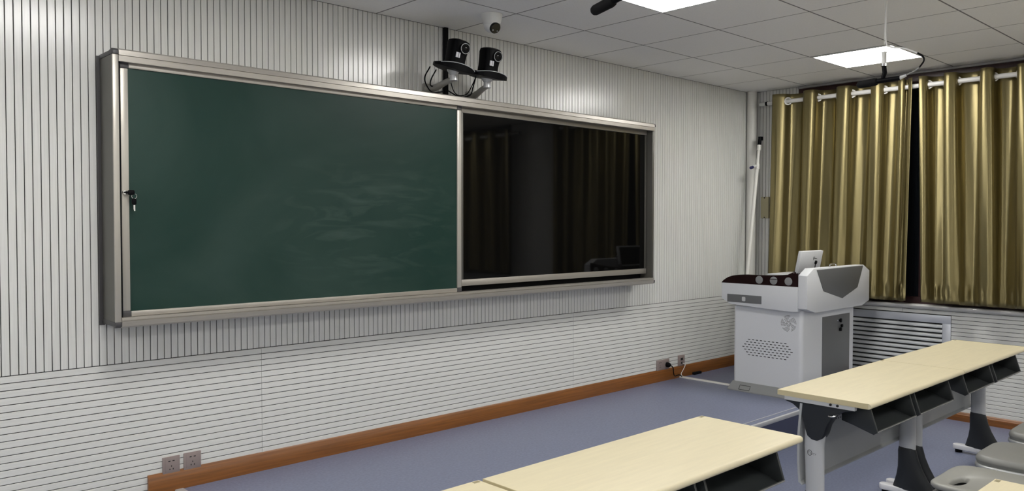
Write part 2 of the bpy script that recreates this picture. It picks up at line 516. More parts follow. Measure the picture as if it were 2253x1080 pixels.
# ---- ceiling with lay-in tiles
ceil = struct(MB().box(LEFT_X - 0.2, 0.25, BACK_Y - 0.2, 0.2, CEIL + 0.0008, CEIL + 0.15), 'ceiling', M['tile_gap'], label='suspended ceiling of square white mineral tiles')
GX0, GY0, TS, GAP = -0.5737, -0.5575, 0.6, 0.0105
xs = [0.0] + [GX0 - TS * i for i in range(20) if GX0 - TS * i > LEFT_X] + [LEFT_X]
ys = [0.0] + [GY0 - TS * i for i in range(20) if GY0 - TS * i > BACK_Y] + [BACK_Y]
LX = (GX0 - TS * 0.5, GX0 - TS * 4.5, GX0 - TS * 8.5, GX0 - TS * 12.5)
LY = (GY0 - TS * 1.5, GY0 - TS * 6.5, GY0 - TS * 11.5)
tile_cache = {}
for i in range(len(xs) - 1):
    for j in range(len(ys) - 1):
        x1, x0, y1, y0 = xs[i], xs[i + 1], ys[j], ys[j + 1]
        cx, cy, wx, wy = (x0 + x1) / 2, (y0 + y1) / 2, x1 - x0, y1 - y0
        if any(abs(cx - a) < 0.1 for a in LX) and any(abs(cy - b) < 0.1 for b in LY) and wx > 0.5 and wy > 0.5:
            continue
        key = (round(wx, 3), round(wy, 3))
        if key not in tile_cache:
            a, b = wx / 2 - GAP / 2, wy / 2 - GAP / 2
            c = 0.0004
            vs = [(-a + c, -b + c, 0), (a - c, -b + c, 0), (a - c, b - c, 0), (-a + c, b - c, 0), (-a, -b, c), (a, -b, c), (a, b, c), (-a, b, c), (-a, -b, 0.0010), (a, -b, 0.0010), (a, b, 0.0010), (-a, b, 0.0010)]
            fs = [(0, 1, 2, 3), (8, 11, 10, 9)] + [(k + 4 * s, (k + 1) % 4 + 4 * s, (k + 1) % 4 + 4 * s + 4, k + 4 * s + 4) for s in (0, 1) for k in range(4)]
            tile_cache[key] = MB().add(vs, fs).mesh('ceiling_tile', M['tile'])
        o = link('ceiling_tile', tile_cache[key], ceil); o.location = (cx, cy, CEIL)

# ---- ceiling lamps: flush LED panels
def make_lamp():
    t = thing('ceiling_light', (0, 0, CEIL), '', 'ceiling light', 'square LED ceiling panels')
    f = MB()
    for (a0, a1, b0, b1) in ((-.293, .293, .277, .293), (-.293, .293, -.293, -.277), (-.293, -.277, -.277, .277), (.277, .293, -.277, .277)):
        f.box(a0, a1, b0, b1, CEIL - 0.006, CEIL + 0.003)
    part(f, 'frame', M['white_pl'], t)
    part(MB().box(-.277, .277, -.277, .277, CEIL - 0.003, CEIL + 0.003), 'diffuser', M['lamp'], t)
    return t
lamp0 = make_lamp()
cn = ('by the windows', 'second from the windows', 'third from the windows', 'by the left wall')
rn = ('front row', 'middle row', 'rear row')
for i, lx in enumerate(LX):
    for j, ly in enumerate(LY):
        o = lamp0 if (i == 0 and j == 0) else copy_tree(lamp0)
        o.location = (lx, ly, CEIL)
        o['label'] = 'glowing square LED ceiling panel of the %s, %s' % (rn[j], cn[i])
lamp0['label'] = 'glowing square LED ceiling panel behind the white microphone pole, near the curtains'

# =================================================================== BLACKBOARD UNIT
BX0, BX1, BZ0, BZ1, BY = -5.678, -1.745, 1.070, 2.314, -0.197
bb = thing('blackboard', ((BX0 + BX1) / 2, 0, BZ0), 'wide wall-mounted sliding green chalkboard in a champagne aluminium frame', 'blackboard')
# rails: rounded outer lip with a step
def rail(z_out, s, h):
    """profile in (y,z); z_out outer edge, s=+1 top rail (grows downward), -1 bottom rail"""
    Z = lambda d: z_out - s * d
    return [(0, Z(0.006)), (-0.150, Z(0.006)), (-0.186, Z(0.0)), (BY - 0.004, Z(0.008)), (BY - 0.006, Z(0.030)), (BY, Z(0.031)), (BY, Z(0.034)), (BY - 0.005, Z(0.035)), (BY - 0.005, Z(h)), (-0.165, Z(h)), (-0.165, Z(0.034)), (0, Z(0.034))]
part(MB().prism(rail(BZ1, 1, 0.058), 0, BX0 + 0.026, BX1 - 0.012), 'top_rail', M['alu'], bb, angle=25)
part(MB().prism(rail(BZ0, -1, 0.047), 0, BX0 + 0.026, BX1 - 0.012), 'bottom_rail', M['alu'], bb, angle=25)
part(MB().box(BX0, BX0 + 0.026, -0.185, BY, BZ0 + 0.026, BZ1 - 0.028), 'left_upright', M['alu_v'], bb, bevel=0.003)
part(MB().box(BX0 + 0.002, BX0 + 0.024, 0, -0.185, BZ0 + 0.02, BZ1 - 0.02), 'left_side_panel', M['alu_dark'], bb)
part(MB().box(BX0 + 0.026, BX0 + 0.034, -0.10, -0.190, BZ0 + 0.036, BZ1 - 0.036), 'left_guide_shade', M['blackmat'], bb)  # guide blackened to stand in for the shade in the gap
part(MB().box(BX1 - 0.022, BX1, 0, -0.190, BZ0 + 0.02, BZ1 - 0.02), 'right_upright', M['alu_dark'], bb, bevel=0.003)
part(MB().box(BX0 + 0.02, BX1 - 0.02, -0.004, -0.075, BZ0 + 0.03, BZ1 - 0.03), 'back_panel', M['blackmat'], bb)
# plastic corner caps
for (zc, s) in ((BZ1, 1), (BZ0, -1)):
    pr = [(0, zc - s * 0.0065), (-0.150, zc - s * 0.0065), (-0.186, zc - s * 0.0005), (BY - 0.005, zc - s * 0.009), (BY - 0.007, zc - s * 0.028), (0, zc - s * 0.028)]
    part(MB().prism(pr, 0, BX0 - 0.001, BX0 + 0.026), 'corner_cap', M['corner'], bb, bevel=0.004)
    part(MB().prism(pr, 0, BX1 - 0.012, BX1 + 0.002), 'corner_cap', M['corner'], bb, bevel=0.003)
# wall strip behind the left end
part(MB().box(BX0 - 0.012, BX0 + 0.01, 0, -0.014, BZ0 + 0.0, BZ1 - 0.012), 'wall_flange', M['corner'], bb)
# sliding green board
SX0, SX1, SZ0, SZ1, SY = -5.640, -3.672, 1.118, 2.258, -0.176
sb = part(MB().box(SX0 + 0.028, SX1 - 0.030, SY + 0.008, SY + 0.026, SZ0 + 0.02, SZ1 - 0.02), 'sliding_board', M['green'], bb)
fr = 0.033
part(MB().box(SX0, SX0 + fr, SY, SY + 0.032, SZ0 + 0.026, SZ1 - 0.026), 'board_frame_side', M['alu_v'], sb, bevel=0.003)
part(MB().box(SX1 - fr, SX1, SY, SY + 0.032, SZ0 + 0.026, SZ1 - 0.026), 'board_frame_side', M['alu_v'], sb, bevel=0.003)
part(MB().box(SX0 + 0.036, SX1 - 0.034, SY, SY + 0.032, SZ1 - 0.024, SZ1), 'board_frame_top', M['alu'], sb, bevel=0.003)
part(MB().box(SX0 + 0.036, SX1 - 0.034, SY, SY + 0.032, SZ0, SZ0 + 0.024), 'board_frame_bottom', M['alu'], sb, bevel=0.003)
for (xa, xb) in ((SX0 - 0.001, SX0 + 0.036), (SX1 - 0.034, SX1 + 0.001)):
    for (za, zb) in ((SZ0 - 0.001, SZ0 + 0.026), (SZ1 - 0.026, SZ1 + 0.001)):
        part(MB().box(xa, xb, SY - 0.001, SY + 0.03, za, zb), 'board_corner', M['corner'], sb, bevel=0.003)
part(MB().tube([(SX0 + 0.012, SY + 0.004, 1.677), (SX0 + 0.012, SY - 0.009, 1.677)], [0.0105, 0.009], 16), 'lock', M['chrome'], sb)
# keys in the lock
ky = thing('key_bunch', (SX0 + 0.012, SY - 0.010, 1.677), 'black-headed keys hanging from the lock of the green chalkboard', 'keys')
kx = SX0 + 0.012
part(MB().prism(rrect(kx + 0.022, 1.677, 0.026, 0.022, 0.007), 1, SY - 0.012, SY - 0.030).tube([(kx, SY - 0.0085, 1.677), (kx, SY - 0.021, 1.677), (kx + 0.012, SY - 0.021, 1.677)], 0.004, 8), 'key_head', M['black'], ky, bevel=0.002)
part(MB().torus((kx + 0.035, SY - 0.021, 1.660), (0, 1, 0.2), 0.011, 0.0012), 'key_ring', M['chrome'], ky)
part(MB().prism(rrect(kx + 0.034, 1.636, 0.020, 0.030, 0.008), 1, SY - 0.018, SY - 0.026), 'spare_key_head', M['black'], ky, bevel=0.002)
part(MB().box(kx + 0.031, kx + 0.038, SY - 0.0205, SY - 0.0235, 1.600, 1.622).box(kx + 0.033, kx + 0.038, SY - 0.0205, SY - 0.0235, 1.594, 1.600), 'spare_key_blade', M['chrome'], ky)

# interactive display beside it (its own thing, sits in the frame)
DX0, DX1, DZ0, DZ1, DY = -3.640, -1.772, 1.148, 2.262, -0.132
dp = thing('display_screen', ((DX0 + DX1) / 2, -0.08, DZ0), 'large switched-off black glass display to the right of the green board', 'display')
part(MB().box(DX0 + 0.014, DX1 - 0.016, DY + 0.003, -0.085, DZ0 + 0.040, DZ1 - 0.036), 'glass', M['glass_black'], dp)
part(MB().box(DX0, DX1, DY - 0.006, -0.082, DZ1 - 0.036, DZ1), 'bezel_top', M['alu'], dp, bevel=0.003)
part(MB().box(DX0, DX1, DY - 0.006, -0.082, DZ0, DZ0 + 0.040), 'bezel_bottom', M['alu'], dp, bevel=0.003)
part(MB().box(DX1 - 0.016, DX1, DY - 0.006, -0.082, DZ0 + 0.040, DZ1 - 0.036), 'bezel_side', M['alu_dark'], dp, bevel=0.003)
part(MB().box(DX0, DX0 + 0.014, DY - 0.006, -0.082, DZ0 + 0.040, DZ1 - 0.036), 'bezel_side', M['alu_dark'], dp, bevel=0.003)
# second rail line above the display
part(MB().box(DX0 - 0.02, DX1, -0.150, -0.120, BZ1 - 0.046, BZ1 - 0.036), 'guide_rail', M['alu'], bb, bevel=0.002)
part(MB().box(DX0 - 0.02, DX1, -0.150, -0.120, BZ0 + 0.036, BZ0 + 0.044), 'guide_rail', M['alu'], bb, bevel=0.002)

# =================================================================== WALL SOCKETS
def socket(x0, x1, z0, z1, name, label, holes):
    cx, cz = (x0 + x1) / 2, (z0 + z1) / 2
    t = thing(name, (cx, 0, cz), label, 'socket', 'bronze wall sockets')
    part(MB().box(x0, x1, 0.0, -0.009, z0, z1), 'plate', M['socket'], t, bevel=0.002)
    part(MB().box(x0 + 0.012, x1 - 0.012, -0.0085, -0.0105, z0 + 0.010, z1 - 0.008), 'insert', M['socket'], t, bevel=0.0015)
    for dx, dz, wx, wz in holes:
        part(MB().box(cx + dx - wx, cx + dx + wx, -0.010, -0.0112, cz + dz - wz, cz + dz + wz), 'pin_hole', M['dark_hole'], t)
    return t
H5 = [(-0.010, 0.021, 0.005, 0.0022), (0.010, 0.021, 0.005, 0.0022), (0.0, -0.004, 0.0018, 0.0035), (-0.008, -0.019, 0.002, 0.0035), (0.008, -0.019, 0.002, 0.0035)]
socket(-5.416, -5.333, 0.313, 0.397, 'wall_socket', 'square bronze wall socket farthest left, above the baseboard', H5)
socket(-5.314, -5.228, 0.315, 0.399, 'wall_socket', 'square bronze wall socket just right of its twin at the lower left', H5)
socket(-1.448, -1.278, 0.322, 0.407, 'wall_socket', 'wide bronze double socket with a black plug in it', [(-0.045 + a, b, c, d) for a, b, c, d in H5])
socket(-1.148, -1.056, 0.324, 0.416, 'data_socket', 'small grey-bronze network socket with a white cable beside the podium', [(0, 0.012, 0.016, 0.010), (0, -0.020, 0.010, 0.008)])
# plug and cord
pg = thing('power_plug', (-1.318, -0.012, 0.360), 'black power plug and cord in the double wall socket', 'plug')
part(MB().loft([(0, 0, 0, .019, .021), (0.016, 0, 0, .019, .021), (0.034, 0, 0, .014, .015), (0.040, 0, 0, .008, .008)], 16), 'plug_body', M['black'], pg,
     xf=Matrix.Translation((-1.318, -0.0112, 0.360)) @ Matrix.Rotation(PI / 2, 4, 'X'))
part(MB().tube(smooth_path([(-1.318, -0.050, 0.360), (-1.310, -0.068, 0.340), (-1.295, -0.065, 0.290), (-1.255, -0.05, 0.262), (-1.19, -0.045, 0.262), (-1.150, -0.045, 0.245)]), 0.0045, 8), 'cord', M['black'], pg)
solo(MB().tube(smooth_path([(-1.090, -0.013, 0.345), (-1.095, -0.040, 0.335), (-1.115, -0.035, 0.295), (-1.135, -0.028, 0.262), (-1.136, -0.040, 0.243)]), 0.003, 8), 'network_cable', M['white_pl'], (-1.10, -0.03, 0.3), 'thin white network cable dropping from the small wall socket', 'cable')
solo(MB().prism([(-0.018, 0), (0.018, 0), (0.013, 0.012), (-0.013, 0.012)], 1, -0.012, -0.56), 'cable_trunking', M['pvc'], (-1.125, -0.012, PLAT), 'cream floor cable trunking running from the wall to the podium', 'trunking',
     xf=Matrix.Translation((-1.130, 0, PLAT)), bevel=0.002)
solo(MB().box(-0.96, -0.85, -0.019, -0.045, PLAT + 0.0, PLAT + 0.022), 'floor_adapter', M['blackmat'], (-0.9, -0.03, PLAT), 'small black box lying on the platform against the baseboard', 'adapter', bevel=0.004)

# =================================================================== TRACKING CAMERAS above the board
def ptz(px, py, pz, facing, wall_x, roll, label):
    """base centre px,py,pz ; facing = heading in the XY plane"""
    t = thing('tracking_camera', (wall_x, 0, pz - 0.09), label, 'camera', 'black cameras over the board')
    R = Matrix.Translation((px, py, pz)) @ Matrix.Rotation(facing, 4, 'Z') @ Matrix.Rotation(math.radians(9), 4, 'X') @ Matrix.Rotation(math.radians(roll), 4, 'Y')
    # local: -y is forward, x right
    # wide boat-shaped base
    n = 24; vs = []; fs = []
    W2, D2 = 0.130, 0.084
    for i in range(n + 1):
        u = -1 + 2 * i / n
        d = D2 * (1 - abs(u) ** 2.6) ** 0.5 + 0.006
        zt = 0.036 - 0.020 * u * u; zb = -0.010 + 0.010 * u * u
        x = W2 * u
        for (yy, zz) in ((-d, zb), (-d, zt - 0.006), (-d * 0.86, zt), (d * 0.86, zt), (d, zt - 0.006), (d, zb)):
            vs.append((x, yy, zz))
    for i in range(n):
        for k in range(6):
            fs.append((i * 6 + k, i * 6 + (k + 1) % 6, (i + 1) * 6 + (k + 1) % 6, (i + 1) * 6 + k))
    fs += [tuple(range(6)), tuple(range(n * 6 + 5, n * 6 - 1, -1))]
    bs = part(MB().add(vs, fs), 'camera_base', M['black'], t, xf=R)
    arc = [(W2 * u, -(D2 * (1 - abs(u) ** 2.6) ** 0.5 + 0.008), 0.033 - 0.020 * u * u) for u in [-0.9 + 1.8 * i / 16 for i in range(17)]]
    part(MB().tube(arc, 0.0022, 6), 'trim_line', M['silver'], bs, xf=R)
    # yoke and head
    hd = MB()
    hd.loft([(0.030, 0, 0.005, .056, .056), (0.060, 0, 0.005, .054, .055), (0.110, 0, 0.004, .058, .057), (0.150, 0, 0.004, .062, .058), (0.168, 0, 0.004, .058, .054), (0.176, 0, 0.004, .042, .040)], 28, 0.62)
    h = part(hd, 'camera_head', M['black'], t, xf=R)
    part(MB().tube([(0.016, -0.045, 0.128), (0.016, -0.064, 0.128)], [0.034, 0.033], 24), 'lens_barrel', M['blackmat'], h, xf=R)
    part(MB().torus((0.016, -0.064, 0.128), (0, 1, 0), 0.0295, 0.0016, 28, 6), 'lens_ring', M['silver'], h, xf=R)
    part(MB().ball((0.016, -0.062, 0.128), 0.018, 0.006, 0.018), 'lens', M['glass_black'], h, xf=R)
    part(MB().box(-0.034, -0.020, -0.0525, -0.0600, 0.066, 0.096).box(-0.017, -0.008, -0.0525, -0.0610, 0.066, 0.096), 'sticker', M['sticker'], h, xf=R)
    # clear swivel cup and bracket
    part(MB().loft([(pz - 0.034, px, py, .020, .020), (pz - 0.022, px, py, .030, .030), (pz + 0.004, px, py, .042, .042)], 20), 'swivel_cup', M['clear'], t)
    part(MB().loft([(pz - 0.066, px, py, .024, .024), (pz - 0.034, px, py, .022, .022)], 20), 'swivel', M['silver'], t)
    arm = smooth_path([(wall_x, -0.012, pz - 0.094), (wall_x + (px - wall_x) * 0.4, py * 0.4, pz - 0.088), (wall_x + (px - wall_x) * 0.75, py * 0.75, pz - 0.066), (px, py, pz - 0.056)], 6)
    part(MB().tube(arm, [0.023 - 0.008 * i / (len(arm) - 1) for i in range(len(arm))], 12), 'bracket_arm', M['gunmetal'], t)
    part(MB().prism(rrect(wall_x, pz - 0.090, 0.055, 0.070, 0.010), 1, 0.0, -0.014), 'wall_plate', M['gunmetal'], t, bevel=0.003)
    return t
ptz(-3.795, -0.250, 2.455, math.radians(-10), -3.815, 9, 'black tracking camera on a grey wall bracket, left of the pair over the board')
ptz(-3.528, -0.250, 2.443, math.radians(-6), -3.470, 4, 'black tracking camera on a grey wall bracket, right of the pair over the board')
# black conduit and loose cables behind them
solo(MB().prism(rrect(-3.668, -0.014, 0.030, 0.026, 0.006), 2, BZ1 - 0.02, CEIL - 0.002), 'black_conduit', M['blackmat'], (-3.668, 0, 2.5), 'black vertical cable duct from the ceiling behind the two cameras', 'conduit')
solo(MB().tube(smooth_path([(-3.93, -0.20, 2.462), (-3.955, -0.18, 2.40), (-3.92, -0.15, 2.36), (-3.83, -0.09, 2.335), (-3.70, -0.035, 2.36)]), 0.004, 8), 'camera_cable', M['black'], (-3.9, -0.15, 2.4), 'thin black cable looping under the left tracking camera', 'cable', 'camera cables')
solo(MB().tube(smooth_path([(-3.87, -0.18, 2.455), (-3.885, -0.15, 2.40), (-3.85, -0.10, 2.372), (-3.76, -0.05, 2.385), (-3.69, -0.03, 2.42)]), 0.004, 8), 'camera_cable', M['black'], (-3.85, -0.12, 2.4), 'short inner black cable loop under the left tracking camera', 'cable', 'camera cables')
solo(MB().tube(smooth_path([(-3.66, -0.03, 2.37), (-3.63, -0.10, 2.33), (-3.61, -0.18, 2.33), (-3.60, -0.20, 2.38), (-3.585, -0.21, 2.445)]), 0.004, 8), 'camera_cable', M['black'], (-3.62, -0.12, 2.4), 'black cable hanging in a loop between the two tracking cameras', 'cable', 'camera cables')
solo(MB().tube(smooth_path([(-3.78, -0.20, 2.40), (-3.72, -0.16, 2.345), (-3.65, -0.13, 2.33), (-3.60, -0.15, 2.35), (-3.57, -0.19, 2.442)]), 0.003, 8), 'camera_cable', M['black'], (-3.68, -0.15, 2.36), 'lowest black cable drooping between the two tracking cameras', 'cable', 'camera cables')

# dome camera on the ceiling
dc = thing('dome_camera', (-3.668, -0.450, CEIL), 'small white dome security camera on the ceiling', 'camera')
part(MB().loft([(CEIL - 0.001, -3.668, -0.450, .064, .064), (CEIL - 0.008, -3.668, -0.450, .064, .064), (CEIL - 0.040, -3.668, -0.450, .056, .056), (CEIL - 0.058, -3.668, -0.450, .050, .050)], 32), 'dome_base', M['white_pl'], dc)
part(MB().ball((-3.668, -0.450, CEIL - 0.062), .048, .048, .046, 28, 16), 'dome_ball', M['white_pl'], dc)
ld = Vector((-0.10, -0.82, -0.56)).normalized()
c0 = Vector((-3.668, -0.450, CEIL - 0.062))
lb = part(MB().tube([c0 + ld * 0.030, c0 + ld * 0.046, c0 + ld * 0.050], [0.033, 0.033, 0.030], 24), 'lens_face', M['glass_black'], dc)
for s in (-1, 1):
    q = c0 + ld * 0.0502 + Vector((s * 0.016, 0.008, -0.010))
    part(MB().ball(q, .004, .004, .004, 10, 6), 'infrared_led', M['silver'], lb)

# =================================================================== HANGING MICROPHONES
def mic(px, py, zb, label, tip, tilt):
    t = thing('hanging_microphone', (px, py, CEIL), label, 'microphone', 'microphones hung from the ceiling')
    part(MB().tube([(px, py, CEIL - 0.001), (px, py, CEIL - 0.012)], [0.045, 0.040], 20), 'ceiling_flange', M['white_pl'], t)
    part(MB().tube([(px, py, CEIL - 0.01), (px, py, zb + 0.075)], 0.0010, 16), 'pole', M['rod'], t)
    part(MB().tube([(px, py, zb + 0.075), (px, py, zb + 0.070), (px, py, zb + 0.012), (px, py, zb + 0.012)], [0.0155, 0.0125, 0.0125, 0.010], 16), 'inner_pole', M['white_pl'], t)
    part(MB().tube([(px, py, zb + 0.014), (px, py, zb)], 0.0165, 16), 'chrome_collar', M['chrome'], t)
    part(MB().tube([(px, py, zb), (px, py - 0.004, zb - 0.035), (px, py + 0.006, zb - 0.066)], [0.012, 0.012, 0.010], 12), 'gooseneck', M['black'], t)
    za = zb - 0.070
    q = lambda d: (px, py + d, za - 0.004 - max(0, d + 0.02) * tilt)
    part(MB().tube([q(-0.085), q(0.02), q(tip - 0.10)], [0.012, 0.013, 0.013], 14), 'mic_body', M['black'], t)
    part(MB().tube([q(tip - 0.112), q(tip - 0.108), q(tip - 0.095), q(tip - 0.018), q(tip - 0.008), q(tip)],
                   [0.012, 0.018, 0.021, 0.020, 0.016, 0.006], 18), 'foam_cover', M['blackmat'], t)
    part(MB().tube([(px, py - 0.083, za - 0.003), (px, py - 0.115, za + 0.006)], [0.0105, 0.007], 12), 'plug', M['silver'], t)
    part(MB().tube(smooth_path([(px, py - 0.112, za + 0.005), (px, py - 0.165, za + 0.028), (px, py - 0.185, za + 0.042)], 6), 0.0035, 8), 'cable_sleeve', M['label'], t)
    part(MB().tube(smooth_path([(px, py - 0.180, za + 0.038), (px, py - 0.202, za + 0.070), (px, py - 0.195, za + 0.095), (px, py - 0.170, za + 0.115)], 8), 0.0045, 8), 'cable', M['blackmat'], t)
    part(MB().tube(smooth_path([(px, py - 0.170, za + 0.115), (px, py - 0.10, za + 0.150), (px + 0.012, py - 0.03, za + 0.17), (px + 0.020, py, za + 0.21), (px + 0.020, py, CEIL - 0.012)], 8), 0.0042, 8), 'white_cable', M['rod'], t)
    return t
mic(-2.40, -2.195, 2.386, 'black microphone on a white ceiling pole in front of the lamp by the curtains', 0.145, 0.06)
mic(-4.50, -2.165, 2.463, 'black foam microphone at the top edge beside the nearer ceiling lamp', 0.210, 0.20)

# =================================================================== CORNER PIPE, POLE, BOX
solo(MB().tube([(-0.066, -0.050, PLAT), (-0.066, -0.050, CEIL - 0.001)], 0.044, 28), 'corner_pipe', M['pvc'], (-0.058, -0.05, PLAT), 'white vertical heating pipe in the corner of the room', 'pipe')
solo(MB().box(-0.001, -0.014, -0.0015, -0.060, PLAT, CEIL - 0.002), 'corner_gap_shade', M['blackmat'], (-0.008, -0.03, PLAT), 'black strip for the shaded gap in the corner behind the white pipe', 'strip')  # black strip stands in for the shade between pipe and wall
lp = thing('leaning_pole', (-0.40, -0.20, PLAT), 'thin white telescopic pole with black tip leaning in the corner', 'pole')
A = Vector((-0.475, -0.180, PLAT + 0.005)); B = Vector((-0.157, -0.180, 2.255))
dv = (B - A).normalized()
mid = A + (B - A) * 0.90
part(MB().tube([A, mid], 0.0165, 14), 'lower_tube', M['pvc'], lp)
part(MB().tube([mid - dv * 0.02, mid + dv * 0.03, mid + dv * 0.031, B - dv * 0.05, B - dv * 0.05, B], [0.022, 0.020, 0.013, 0.013, 0.019, 0.019], 14), 'upper_tube', M['pvc'], lp)
part(MB().tube([B, B + dv * 0.075], [0.017, 0.015], 12).box(B.x + 0.0, B.x + 0.045, B.y - 0.012, B.y + 0.012, B.z + 0.045, B.z + 0.078), 'black_tip', M['black'], lp)
part(MB().tube([mid + Vector((-0.025, 0, 0.01)), mid + Vector((-0.085, 0, -0.005))], [0.014, 0.010], 12), 'clamp', M['white_pl'], lp)
part(MB().tube([mid + Vector((-0.080, 0, -0.004)), mid + Vector((-0.112, 0, -0.012))], [0.014, 0.014], 12), 'clamp_knob', M['blue_knob'], lp)
wb = thing('wall_box', (0, -0.165, 1.69), 'beige junction box on the slatted wall beside the curtain edge', 'box')
part(MB().box(0, -0.030, -0.205, -0.127, 1.589, 1.785), 'box_body', M['beige'], wb, bevel=0.004)
for z in (1.597, 1.777):
    part(MB().tube([(-0.029, -0.166, z), (-0.033, -0.166, z)], 0.006, 10), 'screw', M['dark_hole'], wb)

# =================================================================== RADIATOR GRILLE
gr = thing('radiator_grille', (0, (GR_Y0 + GR_Y1) / 2, GR_Z0), 'silver louvred radiator cover on the wall behind the podium', 'grille')
FW = 0.062
part(MB().box(0.004, -0.010, GR_Y0, GR_Y1, GR_Z1 - FW, GR_Z1), 'frame_top', M['grille_frame'], gr, bevel=0.002)
part(MB().box(0.004, -0.010, GR_Y0, GR_Y1, GR_Z0, GR_Z0 + 0.04), 'frame_bottom', M['grille_frame'], gr, bevel=0.002)
part(MB().box(0.004, -0.010, GR_Y0, GR_Y0 + FW, GR_Z0 + 0.04, GR_Z1 - FW), 'frame_side', M['grille_frame'], gr, bevel=0.002)
part(MB().box(0.004, -0.010, GR_Y1 - FW, GR_Y1, GR_Z0 + 0.04, GR_Z1 - FW), 'frame_side', M['grille_frame'], gr, bevel=0.002)
part(MB().box(0.004, 0.006, GR_Y0 + 0.03, GR_Y1 - 0.03, GR_Z0 + 0.03, GR_Z1 - 0.03), 'backing', M['dark_hole'], gr)
LP = 0.0375
zt = GR_Z1 - FW - 0.012
lv = []
for k in range(9):
    a = PI * 0.62 * k / 8 - PI * 0.02
    lv.append((0.003 - 0.017 * math.sin(a), 0.019 * math.cos(a)))
lv_in = [(x + 0.0016, z - 0.0014) for x, z in reversed(lv)]
lou_me = None
nl = int((zt - GR_Z0 - 0.05) / LP)
for k in range(nl + 1):
    if lou_me is None:
        lou_me = MB().prism(lv + lv_in, 1, GR_Y0 + FW, GR_Y1 - FW).mesh('louver', M['grille'], (0, (GR_Y0 + GR_Y1) / 2, 0))
    o = link('louver', lou_me, gr); o.location = (0, 0, zt - 0.018 - k * LP - GR_Z0)

# =================================================================== CURTAINS
ROD_X, ROD_Z = -0.120, 2.630
CT, CB = 2.696, 0.918

def lerp_tab(tab, u):
    for i in range(len(tab) - 1):
        if u <= tab[i + 1][0]:
            a, b = tab[i], tab[i + 1]
            return a[1] + (b[1] - a[1]) * (u - a[0]) / (b[0] - a[0])
    return tab[-1][1]

def curtain(name, y_start, crossings, y_end, seed, label, shift_bottom, amp=0.064, tight_after=None):
    rnd = random.Random(seed)
    t = thing(name, (ROD_X, (y_start + y_end) / 2, CB), label, 'curtain', 'gold satin curtain panels')
    tab = [(0.0, y_start)] + [(PI / 2 + PI * i, c) for i, c in enumerate(crossings)]
    phi_end = PI / 2 + PI * (len(crossings) - 1) + PI / 2 * 1.0
    tab.append((phi_end, y_end))
    nu = int(phi_end / PI * 30); nv = 56
    fr = [(rnd.uniform(0.5, 1.4), rnd.uniform(0, 6.28), rnd.uniform(0.6, 1.0)) for _ in range(4)]
    vs = []; fs = []
    for j in range(nv + 1):
        tt = j / nv                                   # 0 top .. 1 bottom
        z = CT + (CB - CT) * tt
        for i in range(nu + 1):
            ph = phi_end * i / nu
            drop = tt ** 0.7
            wob = sum(c * math.sin(a * ph + b + 1.3 * tt) for a, b, c in fr) * 0.16 * drop
            p2 = min(max(ph + wob * math.sin(PI * i / nu) ** 0.4, 0), phi_end)
            y = lerp_tab(tab, ph)
            # smooth the piecewise-linear table a little
            y = 0.25 * lerp_tab(tab, max(ph - 0.9, 0)) + 0.5 * y + 0.25 * lerp_tab(tab, min(ph + 0.9, phi_end))
            k = (i / nu)
            y += shift_bottom[0] * tt * (1 - k) + shift_bottom[1] * tt * k
            A = amp * (1 - 0.18 * tt + 0.10 * math.sin(ph * 0.7 + seed))
            if tight_after is not None and ph > tight_after:
                A *= 0.62
            c = math.cos(p2)
            x = ROD_X - A * math.copysign(abs(c) ** 0.85, c)
            y += -0.014 * math.sin(2 * p2) * (1 - 0.3 * tt)
            x += -0.008 * math.cos(2.3 * p2 + 1.5 * tt + seed) * drop + 0.0022 * math.sin(5.1 * p2 + 3 * tt) * drop
            # gathers just above the hem
            hem = math.exp(-((z - CB - 0.085) / 0.03) ** 2)
            x += 0.006 * math.sin(7 * p2 + seed) * hem
            zz = z + (0.012 * math.cos(p2) * 0.5 if j == nv else 0)
            vs.append((x, y, zz))
    for j in range(nv):
        for i in range(nu):
            a = j * (nu + 1) + i
            fs.append((a, a + 1, a + nu + 2, a + nu + 1))
    cl = part(MB().add(vs, fs), 'cloth', M['curtain'], t, angle=80)
    so = cl.modifiers.new('thickness', 'SOLIDIFY'); so.thickness = 0.0018; so.offset = 0
    # eyelets
    for i, c in enumerate(crossings):
        if tight_after is not None and PI / 2 + PI * i > tight_after: continue
        ax = (-0.80, -0.60, 0) if i % 2 == 0 else (-0.80, 0.60, 0)
        part(MB().torus((ROD_X, c, ROD_Z), ax, 0.0290, 0.0066), 'eyelet', M['chrome'] if i % 2 else M['rod'], t)
    return t

